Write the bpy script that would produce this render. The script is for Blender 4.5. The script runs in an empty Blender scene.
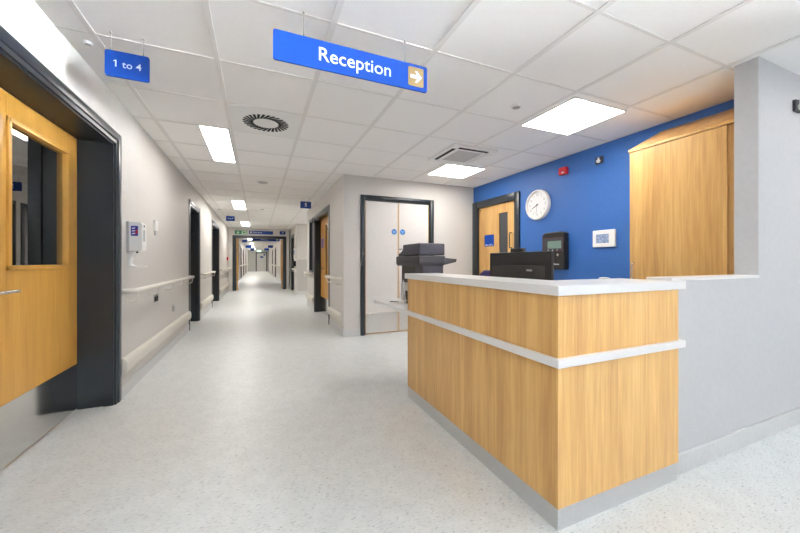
import bpy, bmesh, math, random
from mathutils import Vector, Matrix
random.seed(4)
SC = bpy.context.scene
COL = SC.collection
PI = math.pi
CE = 2.479            # ceiling height
XL = -1.05            # left corridor wall
XR = 1.20             # right corridor wall
YD = 5.00             # wall with the double doors
XB = 3.57             # blue wall
YP = 14.6             # cross wall with the open doors
YE = 42.0             # end of the far corridor
TX, TY, TS = -0.884, 1.853, 0.6366   # ceiling grid

# ------------------------------------------------------------------ materials
def mat(name, col, rough=0.5, metal=0.0, spec=0.5, emit=None, estr=0.0, coat=0.0):
    m = bpy.data.materials.new(name); m.use_nodes = True
    b = m.node_tree.nodes['Principled BSDF']
    b.inputs['Base Color'].default_value = (*col, 1)
    b.inputs['Roughness'].default_value = rough
    b.inputs['Metallic'].default_value = metal
    b.inputs['Specular IOR Level'].default_value = spec
    b.inputs['Coat Weight'].default_value = coat
    if emit:
        b.inputs['Emission Color'].default_value = (*emit, 1)
        b.inputs['Emission Strength'].default_value = estr
    return m

def noise_mat(name, c1, c2, scale, rough=0.6, vec=(1, 1, 1), detail=4, lo=0.35, hi=0.65, bump=0.0, spec=0.5, metal=0.0):
    m = mat(name, c1, rough, metal, spec); nt = m.node_tree; N = nt.nodes; L = nt.links
    b = N['Principled BSDF']
    tc = N.new('ShaderNodeTexCoord'); mp = N.new('ShaderNodeMapping'); mp.inputs['Scale'].default_value = vec
    nz = N.new('ShaderNodeTexNoise'); nz.inputs['Scale'].default_value = scale; nz.inputs['Detail'].default_value = detail
    rp = N.new('ShaderNodeValToRGB')
    rp.color_ramp.elements[0].position = lo; rp.color_ramp.elements[1].position = hi
    rp.color_ramp.elements[0].color = (*c1, 1); rp.color_ramp.elements[1].color = (*c2, 1)
    L.new(tc.outputs['Object'], mp.inputs['Vector']); L.new(mp.outputs['Vector'], nz.inputs['Vector'])
    L.new(nz.outputs['Fac'], rp.inputs['Fac']); L.new(rp.outputs['Color'], b.inputs['Base Color'])
    if bump:
        bp = N.new('ShaderNodeBump'); bp.inputs['Strength'].default_value = bump; bp.inputs['Distance'].default_value = 0.002
        L.new(nz.outputs['Fac'], bp.inputs['Height']); L.new(bp.outputs['Normal'], b.inputs['Normal'])
    return m

def wood_mat(name, dark, mid, light, rough=0.38, band=9.0):
    """Oak veneer with the grain running along Z."""
    m = mat(name, mid, rough); nt = m.node_tree; N = nt.nodes; L = nt.links
    b = N['Principled BSDF']
    tc = N.new('ShaderNodeTexCoord')
    def noise(vec, scale, detail, dist=0.0):
        mp = N.new('ShaderNodeMapping'); mp.inputs['Scale'].default_value = vec
        nz = N.new('ShaderNodeTexNoise'); nz.inputs['Scale'].default_value = scale
        nz.inputs['Detail'].default_value = detail; nz.inputs['Distortion'].default_value = dist
        L.new(tc.outputs['Object'], mp.inputs['Vector']); L.new(mp.outputs['Vector'], nz.inputs['Vector'])
        return nz.outputs['Fac']
    big = noise((1, 1, 0.05), band, 1.0)
    fine = noise((1, 1, 0.035), 75, 5.0, 0.2)
    pores = noise((1, 1, 0.025), 260, 2.0)
    cath = noise((1, 1, 0.16), 14, 3.0, 0.9)
    def math_(op, a, bb):
        n = N.new('ShaderNodeMath'); n.operation = op
        for i, v in enumerate((a, bb)):
            if isinstance(v, float): n.inputs[i].default_value = v
            else: L.new(v, n.inputs[i])
        return n.outputs[0]
    s = math_('ADD', math_('MULTIPLY', big, 0.36), math_('MULTIPLY', fine, 0.34))
    s = math_('ADD', s, math_('MULTIPLY', cath, 0.18))
    s = math_('ADD', s, math_('MULTIPLY', pores, 0.12))
    rp = N.new('ShaderNodeValToRGB'); e = rp.color_ramp.elements
    e[0].position = 0.36; e[0].color = (*dark, 1); e[1].position = 0.64; e[1].color = (*light, 1)
    x = e.new(0.5); x.color = (*mid, 1)
    L.new(s, rp.inputs['Fac']); L.new(rp.outputs['Color'], b.inputs['Base Color'])
    return m

def floor_mat():
    m = mat('vinyl_floor', (.6, .61, .62), 0.3); nt = m.node_tree; N = nt.nodes; L = nt.links
    b = N['Principled BSDF']; tc = N.new('ShaderNodeTexCoord')
    def flecks(vec, scale, lo, hi, rot):
        mp = N.new('ShaderNodeMapping'); mp.inputs['Scale'].default_value = vec; mp.inputs['Rotation'].default_value = (0, 0, rot)
        nz = N.new('ShaderNodeTexNoise'); nz.inputs['Scale'].default_value = scale; nz.inputs['Detail'].default_value = 2.5
        nz.inputs['Roughness'].default_value = 0.6
        r = N.new('ShaderNodeValToRGB'); r.color_ramp.elements[0].position = lo; r.color_ramp.elements[1].position = hi
        L.new(tc.outputs['Object'], mp.inputs['Vector']); L.new(mp.outputs['Vector'], nz.inputs['Vector']); L.new(nz.outputs['Fac'], r.inputs['Fac'])
        return r.outputs['Color']
    base = N.new('ShaderNodeMix'); base.data_type = 'RGBA'
    base.inputs[6].default_value = FLOOR_A; base.inputs[7].default_value = FLOOR_B
    L.new(flecks((1, 1, 1), 9, .3, .7, 0), base.inputs[0])
    a = N.new('ShaderNodeMix'); a.data_type = 'RGBA'; a.inputs[7].default_value = (.44, .46, .47, 1)
    L.new(flecks((.26, 1.0, 1), 150, .575, .67, 0.1), a.inputs[0]); L.new(base.outputs[2], a.inputs[6])
    c = N.new('ShaderNodeMix'); c.data_type = 'RGBA'; c.inputs[7].default_value = (.86, .87, .88, 1)
    L.new(flecks((.3, 1.0, 1), 140, .60, .70, 0.1), c.inputs[0]); L.new(a.outputs[2], c.inputs[6])
    L.new(c.outputs[2], b.inputs['Base Color'])
    nz = N.new('ShaderNodeTexNoise'); nz.inputs['Scale'].default_value = 3.0
    mr = N.new('ShaderNodeMapRange'); mr.inputs[3].default_value = .34; mr.inputs[4].default_value = .46
    L.new(tc.outputs['Object'], nz.inputs['Vector']); L.new(nz.outputs['Fac'], mr.inputs[0]); L.new(mr.outputs[0], b.inputs['Roughness'])
    return m

def glass_mat(name, tint=(.9, .93, .95), refl=0.12, rough=0.0):
    m = bpy.data.materials.new(name); m.use_nodes = True; nt = m.node_tree; N = nt.nodes; L = nt.links
    N.remove(N['Principled BSDF']); out = N['Material Output']
    t = N.new('ShaderNodeBsdfTransparent'); t.inputs[0].default_value = (*tint, 1)
    g = N.new('ShaderNodeBsdfGlossy'); g.inputs['Roughness'].default_value = rough
    fr = N.new('ShaderNodeFresnel'); fr.inputs[0].default_value = 1.5
    ad = N.new('ShaderNodeMath'); ad.operation = 'ADD'; ad.inputs[1].default_value = refl; ad.use_clamp = True
    mx = N.new('ShaderNodeMixShader')
    L.new(fr.outputs[0], ad.inputs[0]); L.new(ad.outputs[0], mx.inputs[0]); L.new(t.outputs[0], mx.inputs[1]); L.new(g.outputs[0], mx.inputs[2])
    L.new(mx.outputs[0], out.inputs[0])
    return m

FLOOR_A = (.675, .70, .70, 1); FLOOR_B = (.745, .77, .77, 1)
M = dict(
    wall=noise_mat('wall_paint', (.63, .605, .575), (.65, .625, .595), 30, .55, detail=2),
    part=noise_mat('partition_paint', (.52, .52, .535), (.54, .54, .555), 30, .5, detail=2),  # wall paint with the daylight's cool tint put in, darkened against overlighting
    blue=noise_mat('blue_paint', (.030, .130, .42), (.033, .138, .435), 30, .5, detail=2),
    ceil=noise_mat('ceiling_tile', (.905, .895, .88), (.935, .925, .91), 160, .9, detail=3, spec=.1, bump=.05),
    grid=mat('ceiling_bar', (.80, .785, .765), .55),
    floor=floor_mat(),
    skirt=noise_mat('skirting_vinyl', (.60, .605, .61), (.64, .645, .65), 40, .4),
    frame=mat('anthracite_paint', (.021, .027, .034), .30),
    oak=wood_mat('oak_desk', (.47, .245, .075), (.60, .345, .115), (.73, .46, .175), .36),
    oakdoor=wood_mat('oak_door', (.54, .26, .042), (.62, .315, .058), (.70, .375, .08), .34, 6),
    oakedge=mat('oak_edging', (.66, .43, .2), .45),
    white=mat('white_laminate', (.78, .77, .76), .3),
    dwhite=noise_mat('door_laminate', (.70, .675, .65), (.72, .695, .67), 20, .35),
    steel=noise_mat('brushed_steel', (.66, .65, .63), (.74, .73, .71), 60, .13, (1, 1, 14), metal=1.0),
    plinth=noise_mat('aluminium_plinth', (.60, .61, .62), (.66, .67, .68), 60, .42, (1, 1, 14), metal=.75),
    chrome=mat('satin_chrome', (.7, .69, .67), .22, 1.0),
    cream=mat('cream_vinyl', (.72, .69, .62), .4),
    wplast=mat('white_plastic', (.82, .82, .81), .35),
    gplast=mat('grey_plastic', (.45, .45, .45), .45),
    black=mat('black_plastic', (.012, .011, .011), .42),
    black2=mat('soft_black_plastic', (.021, .019, .018), .36),
    dgrey=mat('charcoal_plastic', (.038, .036, .046), .5),
    dgrey2=mat('dark_violet_grey_plastic', (.048, .044, .062), .5),
    signb=mat('sign_blue', (.003, .055, .34), .6, 0, .25),
    signd=mat('deep_sign_blue', (.005, .045, .25), .5),
    signw=mat('sign_white', (.85, .87, .9), .5),
    tan=mat('sign_tan', (.40, .26, .10), .5),
    green=mat('sign_green', (.02, .22, .09), .4),
    greenp=mat('sign_pale_green', (.50, .70, .50), .4),
    red=mat('red_plastic', (.62, .02, .02), .35),
    redline=mat('dark_red_line', (.10, .018, .02), .4),
    lcd=mat('green_lcd', (.20, .30, .25), .2),
    lcdb=noise_mat('blue_lcd', (.16, .24, .42), (.42, .50, .68), 45, .2),
    dark=mat('dark_recess', (.01, .01, .01), .7),  # black stands in for shade inside the air slots; also colours hinges
    glass=glass_mat('door_glass', (.5, .52, .55), .30),
    clear=glass_mat('clear_glass', (.93, .95, .96), .02),
    slate=mat('slate_blind', (.055, .06, .07), .5),  # shade of unlit rooms put into the colour; also used for dark panes
    fabric=noise_mat('purple_fabric', (.06, .05, .17), (.09, .075, .23), 300, .9),
    panel=mat('light_panel', (.9, .9, .9), .5, emit=(1, .965, .92), estr=11),
    panelc=mat('corridor_light_panel', (.9, .9, .9), .5, emit=(1, .965, .92), estr=17),
    panelb=mat('near_corridor_light_panel', (.9, .9, .9), .5, emit=(1, .965, .92), estr=9),
    panelf=mat('far_light_panel', (.9, .9, .9), .5, emit=(1, .965, .92), estr=52),
    panell=mat('lobby_light_panel', (.9, .9, .9), .5, emit=(1, .97, .94), estr=5),  # glow of the lamps added over the unseen lobby
    rim=mat('white_rim', (.85, .85, .84), .4),
    exitlit=mat('lit_exit_sign', (.6, .9, .7), .5, emit=(.55, 1, .7), estr=1.2),
    roundel=mat('roundel_blue', (.02, .19, .55), .4),
    paper=mat('white_paper', (.85, .85, .85), .6),
    screen=mat('dark_screen', (.02, .022, .03), .15),
    sheet=mat('wall_protection', (.50, .49, .47), .45),
    wire=mat('thin_wire', (.4, .39, .38), .4, .8),
    paving=noise_mat('paving', (.5, .5, .5), (.6, .6, .6), 8, .8),
    purple=mat('purple_notice', (.16, .13, .48), .5),
)

# ------------------------------------------------------------------ building
ORI = {}
class MB:
    def __init__(self): self.bm = bmesh.new()
    def _add(self, t):
        me = bpy.data.meshes.new('t'); t.to_mesh(me); t.free(); self.bm.from_mesh(me); bpy.data.meshes.remove(me)
        return self
    def box(self, a, b, bev=0.0, seg=2):
        t = bmesh.new(); bmesh.ops.create_cube(t, size=1.0)
        a = Vector(a); b = Vector(b); lo = Vector(map(min, a, b)); hi = Vector(map(max, a, b))
        for v in t.verts: v.co = Vector((lo[i] + (v.co[i] + .5) * (hi[i] - lo[i]) for i in range(3)))
        if bev: bmesh.ops.bevel(t, geom=t.edges[:], offset=min(bev, min(hi - lo) * .45), segments=seg, profile=.5, affect='EDGES')
        return self._add(t)
    def poly(self, pts, d, bev=0.0):
        """Polygon pts swept along vector d."""
        t = bmesh.new(); f = t.faces.new([t.verts.new(p) for p in pts])
        r = bmesh.ops.extrude_face_region(t, geom=[f])
        for v in r['geom']:
            if isinstance(v, bmesh.types.BMVert): v.co += Vector(d)
        bmesh.ops.recalc_face_normals(t, faces=t.faces[:])
        if bev: bmesh.ops.bevel(t, geom=t.edges[:], offset=bev, segments=2, profile=.5, affect='EDGES')
        return self._add(t)
    def cyl(self, a, b, r, n=20, r2=None):
        a = Vector(a); b = Vector(b); d = b - a; t = bmesh.new()
        bmesh.ops.create_cone(t, cap_ends=True, segments=n, radius1=r, radius2=r if r2 is None else r2, depth=d.length)
        q = Vector((0, 0, 1)).rotation_difference(d.normalized()).to_matrix().to_4x4()
        bmesh.ops.transform(t, matrix=Matrix.Translation((a + b) / 2) @ q, verts=t.verts[:])
        return self._add(t)
    def tube(self, pts, r, n=12, flat=1.0):
        """Tube along pts; flat scales the section vertically."""
        t = bmesh.new(); P = [Vector(p) for p in pts]; rings = []
        for i, p in enumerate(P):
            d = ((P[i] - P[i - 1]).normalized() if i else Vector()) + ((P[i + 1] - P[i]).normalized() if i < len(P) - 1 else Vector())
            d.normalize()
            up = Vector((0, 0, 1)) if abs(d.z) < .95 else Vector((0, 1, 0))
            s = d.cross(up).normalized(); u = s.cross(d).normalized()
            rings.append([t.verts.new(p + s * (r * math.cos(k * 2 * PI / n)) + u * (flat * r * math.sin(k * 2 * PI / n))) for k in range(n)])
        for A, B in zip(rings, rings[1:]):
            for k in range(n): t.faces.new((A[k], A[(k + 1) % n], B[(k + 1) % n], B[k]))
        t.faces.new(rings[0][::-1]); t.faces.new(rings[-1])
        bmesh.ops.recalc_face_normals(t, faces=t.faces[:])
        return self._add(t)
    def lathe(self, prof, c, axis, n=40):
        """Profile of (radius, height along axis) about axis through c."""
        t = bmesh.new(); rings = []
        ax = Vector(axis).normalized(); q = Vector((0, 0, 1)).rotation_difference(ax).to_matrix(); c = Vector(c)
        for r, h in prof:
            rings.append([t.verts.new(c + q @ Vector((r * math.cos(k * 2 * PI / n), r * math.sin(k * 2 * PI / n), h))) for k in range(n)])
        for A, B in zip(rings, rings[1:]):
            for k in range(n): t.faces.new((A[k], A[(k + 1) % n], B[(k + 1) % n], B[k]))
        t.faces.new(rings[0]); t.faces.new(rings[-1])
        bmesh.ops.recalc_face_normals(t, faces=t.faces[:])
        return self._add(t)
    def text(self, s, h, c, xd, yd, depth=.0012, align='CENTER', bold=.005):
        cu = bpy.data.curves.new('t', 'FONT'); cu.body = s; cu.size = h; cu.align_x = align; cu.align_y = 'CENTER'; cu.extrude = depth / 2
        cu.resolution_u = 4; cu.offset = bold * h
        ob = bpy.data.objects.new('t', cu); COL.objects.link(ob)
        dg = bpy.context.evaluated_depsgraph_get(); dg.update()
        me = bpy.data.meshes.new_from_object(ob.evaluated_get(dg))
        bpy.data.objects.remove(ob); bpy.data.curves.remove(cu)
        if s[0] == '1' and len(me.vertices):      # give the figure one its flag
            x0 = min(v.co.x for v in me.vertices); y1 = max(v.co.y for v in me.vertices if v.co.x < x0 + .12 * h); t = bmesh.new(); t.from_mesh(me)
            q = [t.verts.new((x0 + a * h, y1 + b * h, depth / 2)) for a, b in ((.02, 0), (-.15, -.13), (-.15, -.20), (.02, -.10))]
            t.faces.new(q[::1]); t.to_mesh(me); t.free()
        xd = Vector(xd); yd = Vector(yd); zd = xd.cross(yd)
        mt = Matrix((xd, yd, zd)).transposed().to_4x4(); mt.translation = Vector(c)
        me.transform(mt); self.bm.from_mesh(me); bpy.data.meshes.remove(me)
        return self
    def build(self, name, m, parent=None, smooth=False, loc=None):
        me = bpy.data.meshes.new(name)
        o = bpy.data.objects.new(name, me); COL.objects.link(o)
        if parent is not None:
            root = parent
            while root.parent: root = root.parent
            org = ORI[root.name]; o.parent = parent
        else:
            org = Vector(loc) if loc is not None else Vector((0, 0, 0)); o.location = org; ORI[o.name] = org
        bmesh.ops.translate(self.bm, vec=-org, verts=self.bm.verts[:])
        if smooth:
            for f in self.bm.faces: f.smooth = True
        self.bm.to_mesh(me); self.bm.free()
        me.materials.append(m if not isinstance(m, str) else M[m])
        if smooth: me.set_sharp_from_angle(angle=math.radians(35))
        return o

def B(a, b, bev=0.0): return MB().box(a, b, bev)
def tag(o, label=None, cat=None, group=None, kind=None):
    for k, v in (('label', label), ('category', cat), ('group', group), ('kind', kind)):
        if v: o[k] = v
    return o
def thing(name, loc, label, cat, group=None, kind=None):
    o = bpy.data.objects.new(name, None); o.empty_display_size = .1; COL.objects.link(o)
    o.location = loc; ORI[o.name] = Vector(loc)
    return tag(o, label, cat, group, kind)
X_, Y_, Z_ = Vector((1, 0, 0)), Vector((0, 1, 0)), Vector((0, 0, 1))

# ------------------------------------------------------------------ room shell
XLOB, YBK = 5.2, -4.6          # lobby: right wall and back wall
fl = MB().box((-4.0, YBK - .2, -.1), (XLOB + .2, YE + 1.6, 0)).build('floor', 'floor')
tag(fl, 'pale grey speckled vinyl floor of the corridor and reception', 'floor', kind='structure')
ce = MB().box((-4.0, YBK - .2, CE), (XLOB + .2, YE + 1.6, CE + .1)).build('ceiling', 'ceil')
tag(ce, 'white suspended tile ceiling over the corridor and reception', 'ceiling', kind='structure')
def wall(name, boxes, m, label):
    w = MB()
    for a, b in boxes: w.box(a, b)
    return tag(w.build(name, m), label, 'wall', kind='structure')

# openings in the left wall: (y0, y1) clear opening
LDOORS = [(1.70, 3.392), (6.50, 7.50), (9.50, 11.05)]
LFAR = [(19.0, 20.2), (24.6, 25.8), (29.0, 30.3), (34.5, 36.0)]
DT = 2.13                      # clear door height
def wall_run(x0, x1, y0, y1, ops):
    out = []; y = y0
    for a, b in ops:
        out.append(((x0, y, 0), (x1, a, CE))); out.append(((x0, a, DT), (x1, b, CE))); y = b
    out.append(((x0, y, 0), (x1, y1, CE)))
    return out
wall('wall_left', wall_run(XL - .30, XL, YBK, YP, LDOORS) + wall_run(XL - .30, XL, YP, YE, LFAR), 'wall',
     'long warm grey wall on the left side of the corridor')
RD = (6.13, 7.78)              # recessed door in the right corridor wall
SW = (8.02, 8.52)              # side window, clear opening
wall('wall_right', [((XR, YD, 0), (XR + .28, RD[0], CE)), ((XR, RD[0], DT), (XR + .28, RD[1], CE)),
                    ((XR, RD[1], 0), (XR + .28, SW[0], CE)), ((XR, SW[0], 0), (XR + .28, SW[1], .90)),
                    ((XR, SW[0], DT), (XR + .28, SW[1], CE)), ((XR, SW[1], 0), (XR + .28, 9.05, CE))], 'wall',
     'warm grey wall on the right of the corridor, with the oak door')
DD = (1.522, 2.69)             # double doors, clear opening
wall('wall_back', [((XR + .28, YD, 0), (DD[0], YD + .2, CE)), ((DD[0], YD, DT), (DD[1], YD + .2, CE)),
                   ((DD[1], YD, 0), (XB + .3, YD + .2, CE))], 'wall', 'grey wall around the pale double doors behind reception')
PY0, PY1 = 1.075, 1.195        # partition beside the desk
OD = (3.935, 4.86)            # office door, clear opening
wall('wall_reception', [((XB, PY1, 0), (XB + .2, OD[0], CE)), ((XB, OD[0], DT), (XB + .2, OD[1], CE)),
                        ((XB, OD[1], 0), (XB + .2, YD, CE))], 'blue', 'bright blue wall behind the reception desk')
wall('wall_partition', [((2.045, PY0, 0), (2.98, PY1, 1.045)), ((2.98, PY0, 0), (XB, PY1, CE)), ((XB, PY0, 0), (XLOB, PY1, CE))], 'part',
     'pale grey partition with a low section, to the right of the desk')
cap = B((2.04, PY0 - .004, 1.045), (2.98, PY1 + .006, 1.062), .003).build('trim_1', 'white')
tag(cap, 'thin white capping on the low part of the partition', 'trim', kind='structure')
XA = 1.25
RFAR = [(13.05, 14.05)]
RFAR2 = [(25.4, 26.7), (31.0, 32.3)]
wall('wall_alcove', [((XA, 12.2, 0), (4.0, 12.4, CE)), ((3.8, 9.05, 0), (4.0, 12.2, CE)), ((XR + .28, 8.85, 0), (4.0, 9.05, CE))], 'wall',
     'grey walls of the side passage on the right of the corridor')
wall('wall_side', wall_run(XA, XA + .28, 12.4, YP, RFAR) + wall_run(XR, XR + .28, YP, YE, RFAR2), 'wall',
     'grey right wall of the far corridor beyond the side passage')
PO = (-.79, .97)               # portal opening
wall('wall_portal', [((XL, YP, 0), (PO[0], YP + .2, CE)), ((PO[0], YP, 2.09), (PO[1], YP + .2, CE)), ((PO[1], YP, 0), (XA, YP + .2, CE))], 'wall',
     'grey cross wall above the open corridor doors')
ED = (-.12, .92)
wall('wall_end', [((XL - .3, YE, 0), (ED[0], YE + .2, CE)), ((ED[0], YE, DT), (ED[1], YE + .2, CE)), ((ED[1], YE, 0), (XR + .3, YE + .2, CE))], 'wall',
     'grey wall closing the far end of the corridor')
# outer shell added to stop light leaks; lobby glazing added to light the ceiling
wall('wall_outer', [((-4.0, YBK - .2, 0), (-3.9, YE + 1.6, CE)), ((-3.9, YE + 1.5, 0), (XLOB + .2, YE + 1.6, CE)), ((XLOB + .05, PY1, 0), (XLOB + .2, YE + 1.5, CE)),
                    ((-3.9, YBK - .2, 0), (XL - .3, YBK, CE))], 'part', 'outer walls of the building beyond the rooms')
G0, G1, GS, GT = -4.4, -1.3, 1.55, 2.43
wall('wall_lobby', [((XLOB, YBK, 0), (XLOB + .2, G0, CE)), ((XLOB, G0, GT), (XLOB + .2, G1, CE)), ((XLOB, G0, 0), (XLOB + .2, G1, GS)), ((XLOB, G1, 0), (XLOB + .2, PY1, CE))], 'part', 'wall with high glazing on the right of the lobby')
wall('wall_front', [((XL - .3, YBK - .2, 0), (XLOB + .2, YBK, CE))], 'part', 'front wall of the lobby')
def glazing(n, a, b, label):  # unseen glazing added so light from outside reaches the ceiling
    w1 = thing('window_%d' % n, ((a + b) / 2), label, 'window', kind='structure')
    d_ = (b - a); L_ = max(abs(d_.x), abs(d_.y)); along = Vector((1, 0, 0)) if abs(d_.x) > abs(d_.y) else Vector((0, 1, 0)); acr = Vector((along.y, along.x, 0))
    f_ = MB(); c0 = Vector((a.x, a.y, 0))
    def bar(u0, u1, z0, z1, t): f_.box(c0 + along * u0 - acr * t + Z_ * z0, c0 + along * u1 + acr * t + Z_ * z1)
    for k in range(5): u = .03 + k * (L_ - .06) / 4; bar(u - .03, u + .03, GS, GT, .04)
    bar(0, L_, GS, GS + .05, .04); bar(0, L_, GT - .05, GT, .04)
    f_.build('window_frame', 'frame', w1)
    MB().box(c0 - acr * .005 + Z_ * (GS + .05), c0 + along * L_ + acr * .005 + Z_ * (GT - .05)).build('pane', 'clear', w1)
glazing(1, Vector((XLOB + .1, G0, GS)), Vector((XLOB + .1, G1, GS)), 'high level glazing on the right of the lobby')

# ceiling bars
g = MB()
x = TX - TS
k = 0
xs = []
for i in range(-1, 12):
    x = TX + i * TS
    if x > XL and x < XLOB: g.box((x - .016, YBK, CE - .005), (x + .016, YE, CE + .002)); xs.append(x)
y = TY - 11 * TS
while y < YE:
    x1 = XLOB if y < 12.4 else XA
    g.box((XL, y - .009, CE - .004), (x1, y + .009, CE + .002)); y += TS
g.build('ceiling_grid', 'grid', ce)

# skirtings
def skirt(name, boxes, label, m='skirt'):
    s = MB()
    for a, b in boxes: s.box(a, b, .004)
    return tag(s.build(name, m), label, 'baseboard', kind='structure')
AW, AT = .060, .014             # architrave width and thickness
def segs(y0, y1, ops):
    out = []; y = y0
    for a, b in ops: out.append((y, a - AW)); y = b + AW
    out.append((y, y1)); return out
skirt('baseboard_left', [((XL, a, 0), (XL + .008, b, .11)) for a, b in segs(YBK, YP, LDOORS) + segs(YP + .2, YE, LFAR)], 'grey coved skirting along the left corridor wall')
skirt('baseboard_right', [((XR - .008, YD - .008, 0), (XR, RD[0] - AW, .11)), ((XR - .008, RD[1] + AW, 0), (XR, 9.05, .11)),
                          ((XR - .008, YD - .008, 0), (DD[0] - AW, YD, .11)), ((DD[1] + AW, YD - .008, 0), (XB, YD, .11)),
                          ((XB - .008, 1.2, 0), (XB, OD[0] - AW, .11))], 'grey coved skirting around the corner by the double doors')
skirt('baseboard_partition', [((2.035, PY0 - .012, 0), (XLOB, PY0, .105)), ((2.035, PY0 - .016, .1), (XLOB, PY0, .115))], 'blue grey coved skirting along the partition')
skirt('baseboard_far', [((XA - .01, 12.19, 0), (XA, 13.05 - AW, .11)), ((XA - .01, 12.19, 0), (3.8, 12.2, .11))] +
      [((XR - .008, a, 0), (XR, b, .11)) for a, b in segs(YP + .2, YE, RFAR2)] + [((XL, YE - .008, 0), (ED[0] - AW, YE, .11)), ((ED[1] + AW, YE - .008, 0), (XR, YE, .11))],
      'grey coved skirting of the far corridor')

# ------------------------------------------------------------------ doors
def arch_x(root, X, s, y0, y1, zt, depth):
    """Architrave and lining for an opening in a wall whose face is X and whose room side is direction s."""
    o = X + s * AT; i = X - s * .004
    f = MB()
    f.box((i, y0 - AW, 0), (o, y0 + .004, zt + AW), .012).box((i, y1 - .004, 0), (o, y1 + AW, zt + AW), .012).box((i, y0, zt - .004), (o, y1, zt + AW), .012)
    f.build('architrave', 'frame', root, True)
    b = X - s * depth; l = MB()
    l.box((b, y0, 0), (X + s * .004, y0 + .03, zt)).box((b, y1 - .03, 0), (X + s * .004, y1, zt)).box((b, y0, zt - .03), (X + s * .004, y1, zt))
    # rebate strip near the front edge
    l.box((X - s * .075, y1 - .042, 0), (X - s * .012, y1 - .03, zt - .03)).box((X - s * .075, y0 + .03, 0), (X - s * .012, y0 + .042, zt - .03)).box((X - s * .075, y0, zt - .042), (X - s * .012, y1, zt - .03))
    l.build('lining', 'frame', root)
def lever_x(root, X, s, y, z, out=1):
    h = MB(); h.cyl((X, y, z), (X + s * .01, y, z), .026).tube([(X, y, z), (X + s * .045, y, z), (X + s * .055, y + out * .012, z), (X + s * .055, y + out * .13, z)], .0095)
    return h.build('handle', 'chrome', root, True)

# --- door_1: near left, vision panel and steel kick plate
def left_door(name, y0, y1, label, leafmat='oakdoor', vis=True, depth=.24, double=None):
    d = thing(name, (XL, (y0 + y1) / 2, 0), label, 'door', kind='structure')
    arch_x(d, XL, 1, y0, y1, DT, depth)
    xf = XL - depth + .002                     # leaf front face
    spans = [(y0 + .033, y1 - .033)] if not double else [(y0 + .033, double - .002), (double + .002, y1 - .033)]
    for a, b in spans:
        # leaf built round its vision panel
        va, vb = (a + .13, b - .17) if (b - a) < .8 else (a + .235, b - .13)
        z0, z1 = 1.10, 1.965
        lf = MB()
        lf.box((xf - .044, a, .012), (xf, va, DT - .034), .002).box((xf - .044, vb, .012), (xf, b, DT - .034), .002)
        lf.box((xf - .044, va, .012), (xf, vb, z0), 0).box((xf - .044, va, z1), (xf, vb, DT - .034), 0)
        leaf = lf.build('door_leaf', leafmat, d)
        bd = MB(); w = .028
        bd.box((xf - .05, va, z0), (xf + .012, va + w, z1), .003).box((xf - .05, vb - w, z0), (xf + .012, vb, z1), .003)
        bd.box((xf - .05, va, z0), (xf + .012, vb, z0 + w), .003).box((xf - .05, va, z1 - w), (xf + .012, vb, z1), .003)
        bd.build('glazing_bead', 'oakdoor', leaf)
        B((xf - .027, va + w, z0 + w), (xf - .021, vb - w, z1 - w)).build('glass', 'glass', leaf)
        B((xf - .001, a + .004, .015), (xf + .0025, b - .004, .36), .001).build('kick_plate', 'steel', leaf)
    lever_x(d, xf, 1, (spans[-1][0] + .10), .985)
    # walls coloured dark to stand for an unlit room behind
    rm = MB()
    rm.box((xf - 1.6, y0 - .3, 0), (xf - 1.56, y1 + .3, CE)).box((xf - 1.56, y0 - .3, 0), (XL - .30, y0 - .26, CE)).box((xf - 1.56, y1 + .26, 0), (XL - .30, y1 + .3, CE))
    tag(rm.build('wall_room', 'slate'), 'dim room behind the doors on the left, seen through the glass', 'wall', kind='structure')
    return d
left_door('door_1', *LDOORS[0], 'large oak door with vision panel and steel kick plate, nearest on the left', double=2.33)
left_door('door_2', *LDOORS[1], 'dark framed doorway on the left between the first and second handrails', vis=True)
left_door('door_3', *LDOORS[2], 'dark framed doorway on the left between the second and third handrails', double=10.3)
# simple far doors
def far_door(name, X, s, y0, y1, label, leafmat='oakdoor'):
    d = thing(name, (X, (y0 + y1) / 2, 0), label, 'door', kind='structure')
    arch_x(d, X, s, y0, y1, DT, .2)
    xf = X - s * .198
    B((xf, y0 + .03, .01), (xf - s * .044, y1 - .03, DT - .03)).build('door_leaf', leafmat, d)
    B((xf, y0 + .035, .015), (xf + s * .003, y1 - .035, .36)).build('kick_plate', 'steel', d)
    lever_x(d, xf, s, y0 + .12, 1.0)
    return d
o_ = ['first', 'second', 'third', 'fourth']
for i, (a, b) in enumerate(LFAR): far_door('door_%d' % (4 + i), XL, 1, a, b, '%s door on the left beyond the open corridor doors' % o_[i])
for i, (a, b) in enumerate(RFAR2): far_door('door_%d' % (8 + i), XR, -1, a, b, '%s door on the right beyond the open corridor doors' % o_[i])
far_door('door_10', XA, -1, *RFAR[0], 'dark framed oak door on the right just before the cross wall')

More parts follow.
